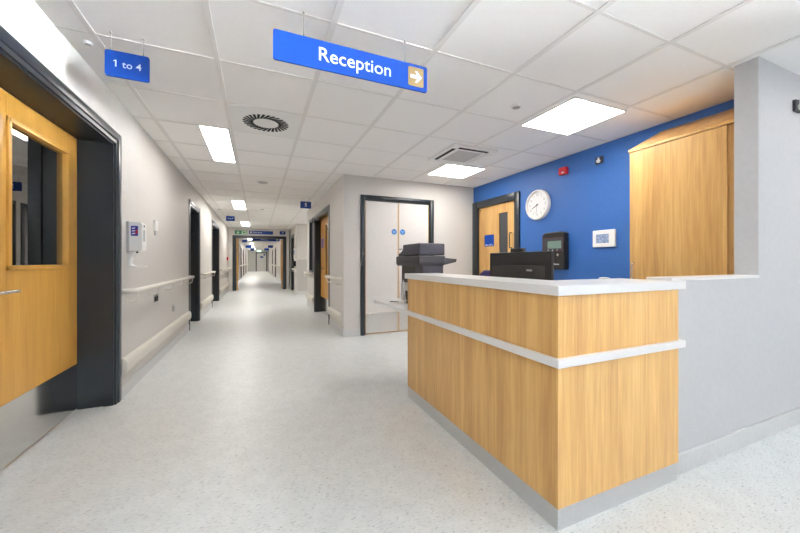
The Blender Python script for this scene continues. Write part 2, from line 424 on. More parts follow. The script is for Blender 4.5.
# --- right corridor door with narrow vision strip
d = thing('door_11', (XR, 6.95, 0), 'recessed oak door with purple notice on the right wall by the sign reading 5', 'door', kind='structure')
arch_x(d, XR, -1, RD[0], RD[1], DT, .19)
xf = XR + .13
va, vb, z0, z1 = 6.98, 7.22, .80, 1.93
lf = MB()
lf.box((xf, RD[0] + .033, .012), (xf + .044, va, DT - .034)).box((xf, vb, .012), (xf + .044, RD[1] - .033, DT - .034)).box((xf, va, .012), (xf + .044, vb, z0)).box((xf, va, z1), (xf + .044, vb, DT - .034))
leaf = lf.build('door_leaf', 'oakdoor', d)
B((xf + .018, va, z0), (xf + .024, vb, z1)).build('glass', 'glass', leaf)
B((xf - .003, RD[0] + .037, .015), (xf + .001, RD[1] - .037, .36)).build('kick_plate', 'steel', leaf)
B((xf - .002, 7.40, 1.45), (xf + .001, 7.66, 1.66)).build('notice', 'purple', leaf)
h = MB(); h.cyl((xf, 7.32, 1.0), (xf - .01, 7.32, 1.0), .026).tube([(xf, 7.32, 1.0), (xf - .05, 7.32, 1.0), (xf - .05, 7.45, 1.0)], .0095)
h.build('handle', 'chrome', leaf, True)
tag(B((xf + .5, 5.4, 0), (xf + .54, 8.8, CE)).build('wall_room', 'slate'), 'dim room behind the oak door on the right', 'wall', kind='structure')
# --- side window
w = thing('window_2', (XR, 8.27, .9), 'tall dark framed side window next to the oak door on the right', 'window', kind='structure')
f = MB(); a, b = SW; o = XR - .02
f.box((o, a - .05, .86), (XR + .1, a + .03, DT + .05), .006).box((o, b - .03, .86), (XR + .1, b + .05, DT + .05), .006)
f.box((o, a, DT - .02), (XR + .1, b, DT + .05), .006).box((o, a, .86), (XR + .1, b, .93), .006)
f.build('window_frame', 'frame', w)
B((XR + .05, a + .03, .93), (XR + .056, b - .03, DT - .02)).build('pane', 'glass', w)

# --- double doors behind reception
d = thing('door_12', (2.09, YD, 0), 'pale laminate double doors with blue roundels and oak edging behind reception', 'door', kind='structure')
f = MB(); yo = YD - .03
f.box((DD[0] - AW, yo, 0), (DD[0] + .004, YD + .004, DT + AW), .012).box((DD[1] - .004, yo, 0), (DD[1] + AW, YD + .004, DT + AW), .012).box((DD[0], yo, DT - .004), (DD[1], YD + .004, DT + AW), .012)
f.build('architrave', 'frame', d, True)
f = MB().box((DD[0], YD, 0), (DD[0] + .022, YD + .14, DT)).box((DD[1] - .022, YD, 0), (DD[1], YD + .14, DT)).box((DD[0], YD, DT - .022), (DD[1], YD + .14, DT))
f.build('lining', 'frame', d)
mid = 2.108; ya = YD + .012
for (a, b, rx) in ((DD[0] + .026, mid - .003, mid - .075), (mid + .003, DD[1] - .026, mid + .075)):
    lf = B((a, ya, .012), (b, ya + .044, DT - .026), .001).build('door_leaf', 'dwhite', d)
    e = MB()
    for q in (a, b - .010): e.box((q, ya - .0015, .012), (q + .010, ya + .002, DT - .026))
    e.box((a, ya - .0015, .010), (b, ya + .002, .024))
    e.build('edging', 'oakedge', lf)
    B((a + .014, ya - .003, .03), (b - .014, ya + .001, .335), .001).build('kick_plate', 'steel', lf)
    r = MB().cyl((rx, ya + .001, 1.632), (rx, ya - .003, 1.632), .045, 32).build('roundel', 'roundel', lf)
    t = MB()
    for s_, z in (('Fire door', .014), ('keep', 0), ('locked', -.014)): t.text(s_, .0165, (rx, ya - .0035, 1.632 + z), X_, Z_)
    t.build('lettering', 'signw', r)
    hg = MB()
    for z in (.25, 1.07, 1.85):
        q = a - .006 if a < 2 else b + .006
        hg.cyl((q, ya - .004, z), (q, ya - .004, z + .1), .006, 10)
    hg.build('hinge', 'dark', lf)
B((DD[0] + .05, ya - .012, DT - .05), (DD[0] + .075, ya, DT - .036), .002).build('door_contact', 'wplast', d)

# --- office door in the blue wall
d = thing('door_13', (XB, 4.41, 0), 'oak office door with narrow vision panel and blue sign in the blue wall', 'door', kind='structure')
f = MB(); o = XB - .03; zt = 2.085
f.box((o, OD[0] - .095, 0), (XB + .02, OD[0] + .006, zt + .11), .008).box((o, OD[1] - .006, 0), (XB + .02, YD - .002, zt + .11), .008).box((o, OD[0], zt - .004), (XB + .02, OD[1], zt + .11), .008)
f.build('architrave', 'frame', d, True)
B((XB + .0, OD[0], zt), (XB + .12, OD[1], DT)).build('lining', 'frame', d)
xf = XB + .015
va, vb, z0, z1 = 4.125, 4.335, .80, 1.93
lf = MB().box((xf, OD[0] + .008, .01), (xf + .044, va, zt - .006)).box((xf, vb, .01), (xf + .044, OD[1] - .008, zt - .006)).box((xf, va, .01), (xf + .044, vb, z0)).box((xf, va, z1), (xf + .044, vb, zt - .006))
leaf = lf.build('door_leaf', 'oak', d)
B((xf + .018, va, z0), (xf + .026, vb, z1)).build('glass', 'slate', leaf)
s_ = B((xf - .003, 4.455, 1.405), (xf + .001, 4.70, 1.60), .001).build('door_sign', 'signb', leaf)
MB().text('Main Office', .042, (xf - .004, 4.577, 1.428), -Y_, Z_).build('lettering', 'signw', s_)
h = MB().tube([(xf, 4.03, 1.36), (xf - .045, 4.03, 1.36), (xf - .05, 4.03, 1.38), (xf - .05, 4.03, 1.57), (xf - .045, 4.03, 1.59), (xf, 4.03, 1.59)], .008)
h.build('pull_handle', 'black', leaf, True)
B((xf - .01, 4.79, 2.03), (xf, 4.83, 2.045), .002).build('door_contact', 'black', leaf)
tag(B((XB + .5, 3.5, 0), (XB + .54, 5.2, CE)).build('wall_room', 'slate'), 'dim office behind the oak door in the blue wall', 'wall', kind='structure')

# --- portal with doors held open
d = thing('door_14', (.09, YP, 0), 'dark door frame across the corridor with both oak leaves held open', 'door', kind='structure')
f = MB(); yo = YP - .03
f.box((PO[0] - .12, yo, 0), (PO[0] + .01, YP + .22, 2.19), .008).box((PO[1] - .01, yo, 0), (PO[1] + .12, YP + .22, 2.19), .008).box((PO[0], yo, 2.08), (PO[1], YP + .22, 2.19), .008)
f.build('frame', 'frame', d)
for x, s_ in ((PO[0] + .012, 1), (PO[1] - .012, -1)):
    lf = B((x, YP + .225, .012), (x + s_ * .045, YP + 1.08, 2.07)).build('door_leaf', 'oakdoor', d)
    B((x + s_ * .045, YP + .24, .015), (x + s_ * .048, YP + 1.07, .36)).build('kick_plate', 'steel', lf)
    B((x + s_ * .0451, YP + .55, 1.0), (x + s_ * .047, YP + .75, 1.85)).build('glass', 'slate', lf)
    hg = MB()
    for z in (.25, .32, 1.5, 1.57, 1.85): hg.box((x, YP + .19, z), (x + s_ * .02, YP + .226, z + .05))
    hg.build('hinge', 'chrome', lf)
# --- door at the far end
d = thing('door_15', (.4, YE, 0), 'pale door with blue notices closing the far end of the corridor', 'door', kind='structure')
f = MB(); yo = YE - .03
f.box((ED[0] - .1, yo, 0), (ED[0] + .01, YE + .1, DT + .1)).box((ED[1] - .01, yo, 0), (ED[1] + .1, YE + .1, DT + .1)).box((ED[0], yo, DT - .01), (ED[1], YE + .1, DT + .1))
f.build('architrave', 'frame', d)
B((ED[0] + .01, YE + .03, .01), (ED[1] - .01, YE + .075, DT - .01)).build('door_leaf', 'dwhite', d)
B((.25, YE + .026, 1.58), (.6, YE + .03, 1.76)).build('notice', 'signb', d)
B((.62, YE + .026, 1.85), (.82, YE + .03, 2.02)).build('notice', 'signd', d)

# ------------------------------------------------------------------ reception desk
DX, DY, DF, DR = 1.173, 1.04, 2.585, 2.036
ZT, ZL, ZP = 1.048, .738, .095
dk = thing('reception_desk', (1.5, 1.6, 0), 'L shaped oak reception desk with white worktops and aluminium plinth', 'desk')
B((DX, DY, ZP), (DX + .03, DF, ZL - .04)).build('front_panel', 'oak', dk)
B((DX, DY, ZL), (DX + .03, DF, ZT - .042)).build('upper_front_panel', 'oak', dk)
B((DX + .0305, DY, ZP), (DR, DY + .028, ZL - .04)).build('end_panel', 'oak', dk)
B((DX + .0305, DY, ZL), (DR, DY + .028, ZT - .042)).build('upper_end_panel', 'oak', dk)
def ell(x0, y0, x1, y1, w, z):
    return [(x0, y0, z), (x1, y0, z), (x1, y0 + w, z), (x0 + w, y0 + w, z), (x0 + w, y1, z), (x0, y1, z)]
p = MB().poly(ell(DX + .004, DY + .004, DR - .006, DF - .002, .026, 0), (0, 0, ZP))
p.build('plinth', 'plinth', dk)
c = MB().poly([(DX - .02, DY - .02, ZT - .042), (2.066, DY - .02, ZT - .042), (2.066, DY + .025, ZT - .042), (2.036, DY + .025, ZT - .042), (2.036, DY + .31, ZT - .042), (DX + .30, DY + .31, ZT - .042), (DX + .30, DF + .02, ZT - .042), (DX - .02, DF + .02, ZT - .042)], (0, 0, .042), .0015)
c.build('countertop', 'white', dk)
c = MB().poly(ell(DX - .022, DY - .022, 2.06, DF - .0005, .045, ZL - .036), (0, 0, .036), .0015)
c.build('ledge', 'white', dk)
c = MB().poly([(DX - .022, DF, ZL - .036), (DX + .58, DF, ZL - .036), (DX + .58, 3.46, ZL - .036), (DX - .0, 3.46, ZL - .036), (DX - .022, 3.43, ZL - .036)], (0, 0, .036), .0015)
c.build('low_counter', 'white', dk)
B((DX + .03, DY + .03, .70), (DX + .75, DF, .728)).build('inner_worktop', 'white', dk)
B((DX + .10, DF - .025, ZP), (DX + .57, DF - .001, ZL - .04)).build('side_panel', 'oak', dk)
B((DX + .06, DF - .03, ZL), (DX + .28, DF - .002, ZT - .042)).build('side_panel', 'oak', dk)
B((DX + .50, 3.40, 0), (DX + .54, 3.44, ZL - .036)).build('leg', 'steel', dk)
B((DX + .50, 2.72, 0), (DX + .54, 2.76, ZL - .036)).build('leg', 'steel', dk)

# monitor on the inner worktop
mo = thing('monitor', (1.75, 1.82, .728), 'black computer monitor seen from the back, with a webcam on top, behind the counter', 'monitor')
y0, y1, x0 = 1.56, 2.165, 1.70
B((x0, y0, .83), (x0 + .028, y1, 1.218), .006).build('housing', 'black', mo)
B((x0 + .0282, y0 + .012, .85), (x0 + .030, y1 - .012, 1.20)).build('screen', 'screen', mo)
bk = MB().poly([(x0 + .001, y0 + .045, .84), (x0 - .028, y0 + .10, .84), (x0 - .028, y1 - .065, .84), (x0 + .001, y1 - .05, .84)], (0, 0, .285), .006)
hp = bk.build('back_cover', 'black2', mo)
B((x0 - .0295, y0 + .13, 1.085), (x0 - .0275, y0 + .18, 1.097)).build('badge', 'gplast', hp)
wc = B((x0 - .005, 1.80, 1.219), (x0 + .025, 1.925, 1.245), .006).build('webcam', 'black', mo)
MB().cyl((x0 + .0245, 1.862, 1.232), (x0 + .027, 1.862, 1.232), .008, 16).build('lens', 'dgrey', wc)
st = MB().box((x0 - .10, 1.74, .729), (x0 + .14, 1.98, .742), .006).box((x0 - .075, 1.83, .735), (x0 - .045, 1.89, 1.0), .005)
stn = st.build('stand', 'black', mo)
MB().tube([(x0 - .055, 1.80, 1.022), (x0 - .085, 1.81, 1.022), (x0 - .085, 1.93, 1.022), (x0 - .055, 1.94, 1.022)], .007).build('cable_clip', 'gplast', hp)

# printer on the low counter
pr = thing('printer', (1.6, 3.0, ZL), 'dark grey multifunction printer at the far end of the reception desk', 'printer')
px0, px1, py0, py1 = 1.385, 1.675, 2.80, 3.36
B((px0 + .03, py0 + .03, ZL + .001), (px1 - .02, py1 - .06, .93), .008).build('paper_drawer', 'gplast', pr)
B((px0 + .045, py0 + .02, .93), (px1 - .012, py1 - .05, 1.115), .008).build('lower_body', 'dgrey2', pr)
B((px0 + .043, py0 + .17, .96), (px0 + .05, py1 - .09, 1.10)).build('output_slot', 'black', pr)
body = MB().poly([(px0, py0, 1.132), (px1, py0, 1.132), (px1 - .02, py0 + .02, 1.105), (px0 + .03, py0 + .02, 1.105)], (0, py1 - py0, 0))
body.box((px0, py0, 1.13), (px1, py1, 1.205), .01)
body.build('scanner_body', 'dgrey', pr)
B((px0 + .006, py0 + .004, 1.212), (px1 - .004, py1 - .17, 1.325), .012).build('document_feeder', 'dgrey2', pr)
cp = MB().poly([(px0 - .01, py0 + .02, 1.215), (px0 + .09, py0 + .02, 1.30), (px0 + .09, py0 + .02, 1.215)], (0, .001, 0))
cp = MB().poly([(px0 + .03, py1 - .16, 1.205), (px0 + .03, py1 - .16, 1.30), (px0 + .03, py1 - .06, 1.245), (px0 + .03, py1 - .0, 1.235), (px0 + .03, py1 - .0, 1.205)], (.2, 0, 0), .004)
cp.build('control_panel', 'dgrey', pr)
B((px0 + .02, py1 - .10, 1.275), (px0 + .16, py1 - .03, 1.29), .004).build('flap', 'gplast', pr)
tr = MB().poly([(px1 - .02, py0 + .04, 1.11), (px1 + .145, py0 + .04, 1.145), (px1 + .155, py0 + .04, 1.175), (px1 - .02, py0 + .04, 1.19)], (0, .26, 0), .004)
tr.build('output_tray', 'dgrey', pr)

# little black device with cables, pen and paper on the low counter
dv = thing('cable_hub', (1.36, 3.02, ZL), 'small black device on the low counter beside the desk end', 'device')
B((1.335, 2.95, ZL + .001), (1.40, 3.02, ZL + .125), .006).build('case', 'black', dv)
B((1.333, 2.962, ZL + .02), (1.336, 3.008, ZL + .10), .002).build('face', 'dgrey', dv)
cb = MB(); pts = []
for i in range(26):
    t = i / 25; pts.append((1.322 + .006 * math.sin(9 * t), 2.96 + .10 * t + .02 * math.sin(7 * t), ZL + .01 + .22 * math.sin(PI * t)))
cb.tube(pts, .0035, 8)
pts = [(1.325 - .004 * i, 2.94 + .012 * i, ZL + .03 + .012 * math.sin(i * .9)) for i in range(9)]
cb.tube(pts, .003, 8)
tag(cb.build('cable', 'wplast', None, True, (1.32, 3.0, ZL)), 'looped white cable beside the black device', 'cable')
tag(MB().tube([(1.24, 3.16, ZL + .007), (1.30, 3.08, ZL + .007)], .004, 8).build('pen', 'black', None, True, (1.27, 3.12, ZL)), 'dark pen lying on the low counter', 'pen')
tag(B((1.26, 2.80, ZL), (1.36, 2.90, ZL + .003)).build('paper', 'paper', None, False, (1.31, 2.85, ZL)), 'small white paper lying on the low counter', 'paper')
# small white object of unknown use on the counter's inner edge
tag(MB().lathe([(.012, 0), (.028, .002), (.030, .008), (.014, .012)], (1.83, 1.30, ZT), Z_, 24).build('door_bell_push', 'wplast', None, True, (1.83, 1.30, ZT)), 'small white round button on the inner edge of the reception counter', 'button')

# office chair
ch = thing('office_chair', (2.07, 2.94, 0), 'purple fabric office chair showing just above the counter', 'chair')
qx, qy = 2.07, 2.94
B((qx - .23, qy - .24, .44), (qx + .23, qy + .24, .52), .03).build('seat', 'fabric', ch)
bx = qx + .22
bkm = MB().poly([(bx, qy - .20, .60), (bx, qy + .20, .60), (bx, qy + .22, .85), (bx, qy + .18, 1.0), (bx, qy + .09, 1.055), (bx, qy - .09, 1.055), (bx, qy - .18, 1.0), (bx, qy - .22, .85)], (.06, 0, 0), .018)
bkm.build('backrest', 'fabric', ch)
MB().tube([(qx + .05, qy, .42), (qx + .27, qy, .42), (qx + .295, qy, .50), (qx + .29, qy, .80)], .02).build('back_bracket', 'black', ch)
MB().cyl((qx, qy, .08), (qx, qy, .44), .025).build('column', 'black', ch)
for k in range(5):
    a = k * 2 * PI / 5 + .3; e = (qx + .28 * math.cos(a), qy + .28 * math.sin(a))
    lg = MB().tube([(qx, qy, .11), (e[0], e[1], .075)], .018).build('leg', 'black', ch)
    MB().cyl((e[0] - .012, e[1], .028), (e[0] + .012, e[1], .028), .028, 16).box((e[0] - .01, e[1] - .01, .04), (e[0] + .01, e[1] + .01, .075)).build('castor', 'black', lg)

# ------------------------------------------------------------------ cupboard with sloping top
cx0, cy0, cy1 = 3.10, 1.22, 1.965
cu = thing('cupboard', (3.35, 1.6, 0), 'tall oak wall cupboard with a sloping top beside the partition', 'cupboard')
B((cx0 + .022, cy0, 0), (XB - .002, cy1, 2.135)).build('body', 'oak', cu)
B((cx0, 1.283, .08), (cx0 + .02, cy1 - .002, 2.132), .001).build('door', 'oak', cu)
MB().poly([(cx0 - .008, cy0, 2.136), (cx0 - .008, cy0, 2.158), (XB - .002, cy0, 2.40), (XB - .002, cy0, 2.136)], (0, cy1 - cy0 + .006, 0)).build('sloping_top', 'oak', cu)
h = MB().tube([(cx0 - .0, 1.925, 1.00), (cx0 - .025, 1.925, 1.003), (cx0 - .03, 1.925, 1.015), (cx0 - .03, 1.925, 1.125), (cx0 - .025, 1.925, 1.137), (cx0, 1.925, 1.14)], .006)
h.build('handle', 'chrome', cu, True)

# ------------------------------------------------------------------ things on the blue wall
cl = thing('wall_clock', (XB, 3.477, 1.928), 'round white wall clock on the blue wall', 'clock')
cc = (XB, 3.477, 1.928)
MB().lathe([(.20, 0), (.208, .01), (.206, .045), (.195, .058), (.182, .058), (.176, .046), (.176, .02)], cc, -X_, 56).build('rim', 'wplast', cl, True)
MB().cyl((XB - .018, 3.477, 1.928), (XB - .034, 3.477, 1.928), .178, 48).build('dial', 'paper', cl)
for k in range(1, 13):
    a = k * PI / 6; MB().text(str(k), .048, (XB - .0352, 3.477 - .135 * math.sin(a), 1.928 + .135 * math.cos(a)), -Y_, Z_).build('numeral', 'gplast', cl)
nm = MB()
for k in range(60):
    a = k * PI / 30; r0 = .166
    p0 = Vector((XB - .0348, 3.477 - r0 * math.sin(a), 1.928 + r0 * math.cos(a))); p1 = Vector((XB - .0348, 3.477 - .173 * math.sin(a), 1.928 + .173 * math.cos(a)))
    nm.cyl(p0, p1, .0012, 6)
nm.build('minute_marks', 'gplast', cl)
def hand(ang, L, w, name, m, x):
    a = math.radians(ang); dv_ = Vector((0, -math.sin(a), math.cos(a))); pv_ = Vector((0, math.cos(a), math.sin(a))); c0 = Vector((XB - x, 3.477, 1.928))
    return MB().poly([c0 - dv_ * .02 - pv_ * w, c0 + dv_ * L - pv_ * w * .6, c0 + dv_ * L + pv_ * w * .6, c0 - dv_ * .02 + pv_ * w], (-.002, 0, 0)).build(name, m, cl)
hand(245, .10, .006, 'hour_hand', 'black', .038); hand(187, .135, .004, 'minute_hand', 'gplast', .041)
MB().cyl((XB - .036, 3.477, 1.928), (XB - .046, 3.477, 1.928), .009, 16).build('hub', 'black', cl)

al = thing('fire_alarm', (XB, 3.06, 2.29), 'red square fire alarm sounder high on the blue wall', 'alarm')
B((XB - .05, 3.005, 2.247), (XB, 3.115, 2.337), .008).build('case', 'red', al)
MB().cyl((XB - .049, 3.06, 2.302), (XB - .056, 3.06, 2.302), .028, 24).build('grille', 'red', al)
B((XB - .052, 3.032, 2.258), (XB - .049, 3.07, 2.277)).build('label_plate', 'signw', al)
def lamp_plate(t, c, n, a):
    c = Vector(c); n = Vector(n); a = Vector(a)
    MB().box(c - a * .045 - Z_ * .04, c + a * .045 + Z_ * .04 + n * .02, .004).build('plate', 'dgrey', t)
    MB().lathe([(.020, 0), (.022, .008), (.018, .018), (.006, .022)], c + n * .02 - Z_ * .010, n, 20).build('lens', 'wplast', t, True)
    MB().box(c - a * .009 + n * .02 + Z_ * .006, c + a * .009 + n * .03 + Z_ * .030, .003).build('bulb', 'wplast', t)
sg = thing('wall_sensor', (XB, 2.59, 2.297), 'small dark plate with a white lens high on the blue wall', 'sensor')
lamp_plate(sg, (XB, 2.59, 2.297), -X_, Y_)
tk = thing('time_clock', (XB, 3.22, 1.28), 'black time recorder with a small screen on the blue wall above the monitor', 'time recorder')
ty0, ty1 = 2.998, 3.348
bd = MB().poly([(XB, ty0, 1.05), (XB, ty1, 1.05), (XB, ty1, 1.50), (XB, ty1 - .05, 1.525), (XB, ty0 + .06, 1.53), (XB, ty0, 1.505)], (-.085, 0, 0), .01)
bd.build('case', 'black', tk)
B((XB - .0875, ty0 + .015, 1.277), (XB - .084, ty1 - .025, 1.454), .001).build('screen_surround', 'redline', tk)
B((XB - .089, ty0 + .020, 1.283), (XB - .086, ty1 - .03, 1.448), .001).build('fascia', 'dgrey', tk)
B((XB - .091, ty0 + .04, 1.315), (XB - .088, ty1 - .10, 1.412)).build('screen', 'lcd', tk)
for i in range(3): MB().cyl((XB - .088, ty1 - .11 - .07 * i, 1.297), (XB - .094, ty1 - .11 - .07 * i, 1.297), .008, 12).build('button', 'gplast', tk)
MB().cyl((XB - .084, ty0 + .085, 1.235), (XB - .098, ty0 + .085, 1.235), .018, 20).build('lock', 'chrome', tk)
bg = MB()
for i in range(5): bg.box((XB - .087, ty0 + .075 + .018 * i, 1.108 + .0), (XB - .085, ty0 + .087 + .018 * i, 1.122 + (.006 if i == 4 else 0)))
bg.build('badge', 'wplast', tk)

th = thing('thermostat', (XB, 2.53, 1.41), 'white wall control with a small blue screen on the blue wall', 'control panel')
B((XB - .024, 2.40, 1.312), (XB, 2.665, 1.503), .008).build('case', 'wplast', th)
B((XB - .026, 2.47, 1.357), (XB - .023, 2.62, 1.457), .001).build('screen', 'lcdb', th)

# plate on the partition at the right edge
sp = thing('wall_plate', (3.50, PY0, 2.245), 'small dark plate with a white lens high on the partition at the right edge', 'sensor')
lamp_plate(sp, (3.50, PY0, 2.245), -Y_, X_)

# ------------------------------------------------------------------ handrails and bumper rails
def handrail(X, s, y0, y1, label, z=.90):
    r = thing('handrail', (X, (y0 + y1) / 2, z), label, 'handrail', 'cream handrails along the corridor')
    e = X + s * .085; pts = [(X, y0 - .0, z)]
    for k in range(7):
        a = k / 6 * PI / 2; pts.append((X + s * (.035 + .05 * math.sin(a)), y0 + .05 - .05 * math.cos(a), z))
    for k in range(7):
        a = k / 6 * PI / 2; pts.append((X + s * (.035 + .05 * math.cos(a)), y1 - .05 + .05 * math.sin(a), z))
    pts.append((X, y1, z))
    MB().tube(pts, .021, 14, 1.05).build('rail', 'cream', r, True)
    n = max(2, round((y1 - y0) / .58)); 
    for i in range(n):
        y = y0 + .12 + (y1 - y0 - .24) * i / (n - 1)
        b = MB().cyl((X, y, z - .095), (X + s * .008, y, z - .095), .02, 14)
        b.tube([(X, y, z - .095), (X + s * .055, y, z - .095), (X + s * .078, y, z - .086), (X + s * .085, y, z - .05), (X + s * .085, y, z - .015)], .0075, 8)
        b.build('bracket', 'cream', r, True)
def bumper(X, s, y0, y1, label):
    prof = [(X, .195), (X + s * .018, .197), (X + s * .034, .212), (X + s * .042, .24), (X + s * .042, .29), (X + s * .034, .318), (X + s * .018, .333), (X, .335)]
    b = thing('bumper_rail', (X, (y0 + y1) / 2, .2), label, 'bumper rail', 'cream bumper rails along the corridor')
    MB().poly([(x, y0 + .03, z) for x, z in prof], (0, y1 - y0 - .06, 0)).build('rail', 'cream', b, True)
    for ya_, yb_ in ((y0, y0 + .03), (y1 - .03, y1)):
        MB().poly([(X + (x - X) * 1.04, ya_, .265 + (z - .265) * 1.03) for x, z in prof], (0, yb_ - ya_, 0), .004).build('end_cap', 'cream', b, True)
runs = [(LDOORS[0][1] + AW, LDOORS[1][0] - AW, 'on the left wall under the hand sanitiser'),
        (LDOORS[1][1] + AW, LDOORS[2][0] - AW, 'on the left wall between the two dark doorways'),
        (LDOORS[2][1] + AW, YP, 'on the left wall by the red call point')]
for a, b, w_ in runs:
    handrail(XL, 1, a + .03, b - .09, 'cream handrail ' + w_); bumper(XL, 1, a + .02, b - .03, 'cream bumper rail ' + w_)
handrail(XR, -1, YD + .12, RD[0] - AW - .04, 'short cream handrail on the right wall near its corner by the double doors', .885)
bumper(XR, -1, YD + .12, RD[0] - AW - .02, 'short cream bumper rail on the right wall near its corner by the double doors')
handrail(XR, -1, RD[1] + AW + .06, 9.0, 'cream handrail on the right wall below the side window', .87)
bumper(XR, -1, RD[1] + AW + .05, 9.03, 'cream bumper rail on the right wall below the side window')
fr = segs(YP + 1.2, YE, LFAR)
for i, (a, b) in enumerate(fr):
    handrail(XL, 1, a + .05, b - .05, 'cream handrail on the left beyond the open doors, ' + ['before its first door', 'before its second door', 'before its third door', 'before its fourth door', 'beside the end wall'][i])
for i, (a, b) in enumerate(segs(YP + 1.2, YE, RFAR2)):
    handrail(XR, -1, a + .05, b - .05, 'cream handrail on the right beyond the open doors, ' + ['before its first door', 'between its two doors', 'beside the end wall'][i])
# protection sheet on the passage wall and far right wall
tag(B((XA + .03, 12.19, .11), (3.79, 12.199, 1.22)).build('trim_2', 'sheet'), 'grey protection sheet on the wall facing us at the side passage', 'wall sheet', kind='structure')
tag(B((XR - .01, 19.5, .36), (XR, 25.2, .80)).build('trim_3', 'sheet'), 'grey protection sheet on the right wall beyond the open doors', 'wall sheet', kind='structure')
hr = thing('grab_rail', (XA + .3, 12.19, .9), 'short rail end on the grey sheet at the side passage', 'rail')
MB().tube([(1.62, 12.19, .92), (1.62, 12.11, .92), (1.68, 12.105, .92), (3.2, 12.105, .92), (3.25, 12.11, .92), (3.25, 12.19, .92)], .02).build('rail', 'cream', hr, True)

# ------------------------------------------------------------------ things on the left wall
ds = thing('hand_sanitiser_dispenser', (XL, 3.66, 1.1), 'white hand sanitiser dispenser with blue emblem on the left wall', 'dispenser')
B((XL, 3.595, 1.225), (XL + .018, 3.76, 1.50), .004).build('backplate', 'gplast', ds)
dbody = MB().poly([(XL + .018, 3.60, 1.24), (XL + .10, 3.60, 1.245), (XL + .112, 3.60, 1.262), (XL + .112, 3.60, 1.48), (XL + .10, 3.60, 1.497), (XL + .018, 3.60, 1.50)], (0, .13, 0), .005)
bo = dbody.build('body', 'wplast', ds)
em = B((XL + .032, 3.597, 1.375), (XL + .082, 3.6005, 1.462), .001).build('emblem', mat('emblem_blue', (.03, .03, .3), .4), bo)
e2 = MB()
for z in (1.395, 1.418, 1.441): e2.poly([(XL + .040, 3.5965, z - .006), (XL + .062, 3.5965, z - .002), (XL + .062, 3.5965, z + .008), (XL + .040, 3.5965, z + .004)], (0, .001, 0))
e2.build('stripe', 'signw', em)
MB().poly([(XL + .064, 3.5962, 1.385), (XL + .078, 3.5962, 1.40), (XL + .078, 3.5962, 1.435), (XL + .066, 3.5962, 1.425)], (0, .001, 0)).build('stripe', 'red', em)
B((XL + .111, 3.63, 1.33), (XL + .1135, 3.68, 1.43), .001).build('window', 'gplast', bo)
MB().cyl((XL + .111, 3.655, 1.466), (XL + .1145, 3.655, 1.466), .01, 14).build('lock', 'black', bo)
MB().cyl((XL + .06, 3.66, 1.24), (XL + .06, 3.66, 1.225), .008, 12).build('nozzle', 'black', ds)
MB().poly([(XL + .004, 3.625, 1.235), (XL + .045, 3.625, 1.235), (XL + .022, 3.625, 1.19), (XL + .018, 3.625, 1.13), (XL + .03, 3.625, 1.115), (XL + .06, 3.625, 1.108), (XL + .125, 3.625, 1.106), (XL + .125, 3.625, 1.099), (XL + .05, 3.625, 1.097), (XL + .004, 3.625, 1.115)], (0, .08, 0), .002).build('drip_tray', 'wplast', ds)

sr = thing('room_sensor', (XL, 4.44, 1.5), 'slim white wall unit with a grey tab beside the hand sanitiser', 'wall unit')
B((XL, 4.40, 1.49), (XL + .025, 4.50, 1.605), .004).build('case', 'wplast', sr)
B((XL, 4.425, 1.44), (XL + .018, 4.46, 1.489), .003).build('tab', 'gplast', sr)
sk = thing('socket', (XL, 4.5, .74), 'grey metal double socket under the first handrail on the left', 'socket')
B((XL, 4.40, .70), (XL + .012, 4.545, .79), .002).build('plate', 'steel', sk)
for y in (4.425, 4.49): B((XL + .012, y, .712), (XL + .02, y + .035, .765), .002).build('outlet', 'black', sk)
B((XL + .012, 4.465, .775), (XL + .024, 4.48, .786), .001).build('switch', 'black', sk)
sk = thing('socket', (XL, 5.33, .53), 'small grey single socket just above the first bumper rail on the left', 'socket')
B((XL, 5.27, .48), (XL + .012, 5.36, .57), .002).build('plate', 'steel', sk)
B((XL + .012, 5.29, .49), (XL + .022, 5.34, .55), .002).build('outlet', 'gplast', sk)
cp_ = thing('call_point', (XL, 13.9, 1.25), 'red fire call point on the left wall near the cross wall', 'call point')
B((XL, 13.82, 1.2), (XL + .05, 13.94, 1.31), .006).build('case', 'red', cp_)
B((XL + .05, 13.845, 1.225), (XL + .053, 13.915, 1.285)).build('face', 'signw', cp_)

# notice and holder at the passage corner
nt_ = thing('notice_box', (XA, 12.6, 1.4), 'white notice box on the wall corner at the side passage', 'notice')
B((XA - .06, 12.32, 1.24), (XA, 12.62, 1.62), .006).build('case', 'wplast', nt_)
B((XA - .063, 12.36, 1.40), (XA - .06, 12.56, 1.55)).build('notice', 'signd', nt_)
hd = thing('holder', (XA, 12.6, 1.05), 'dark wall holder below the white notice box', 'holder')
B((XA - .10, 12.34, .98), (XA, 12.62, 1.17), .008).build('case', 'black', hd)
handrail(XA, -1, 12.24, 12.95, 'short cream handrail under the dark holder at the side passage corner', .88)

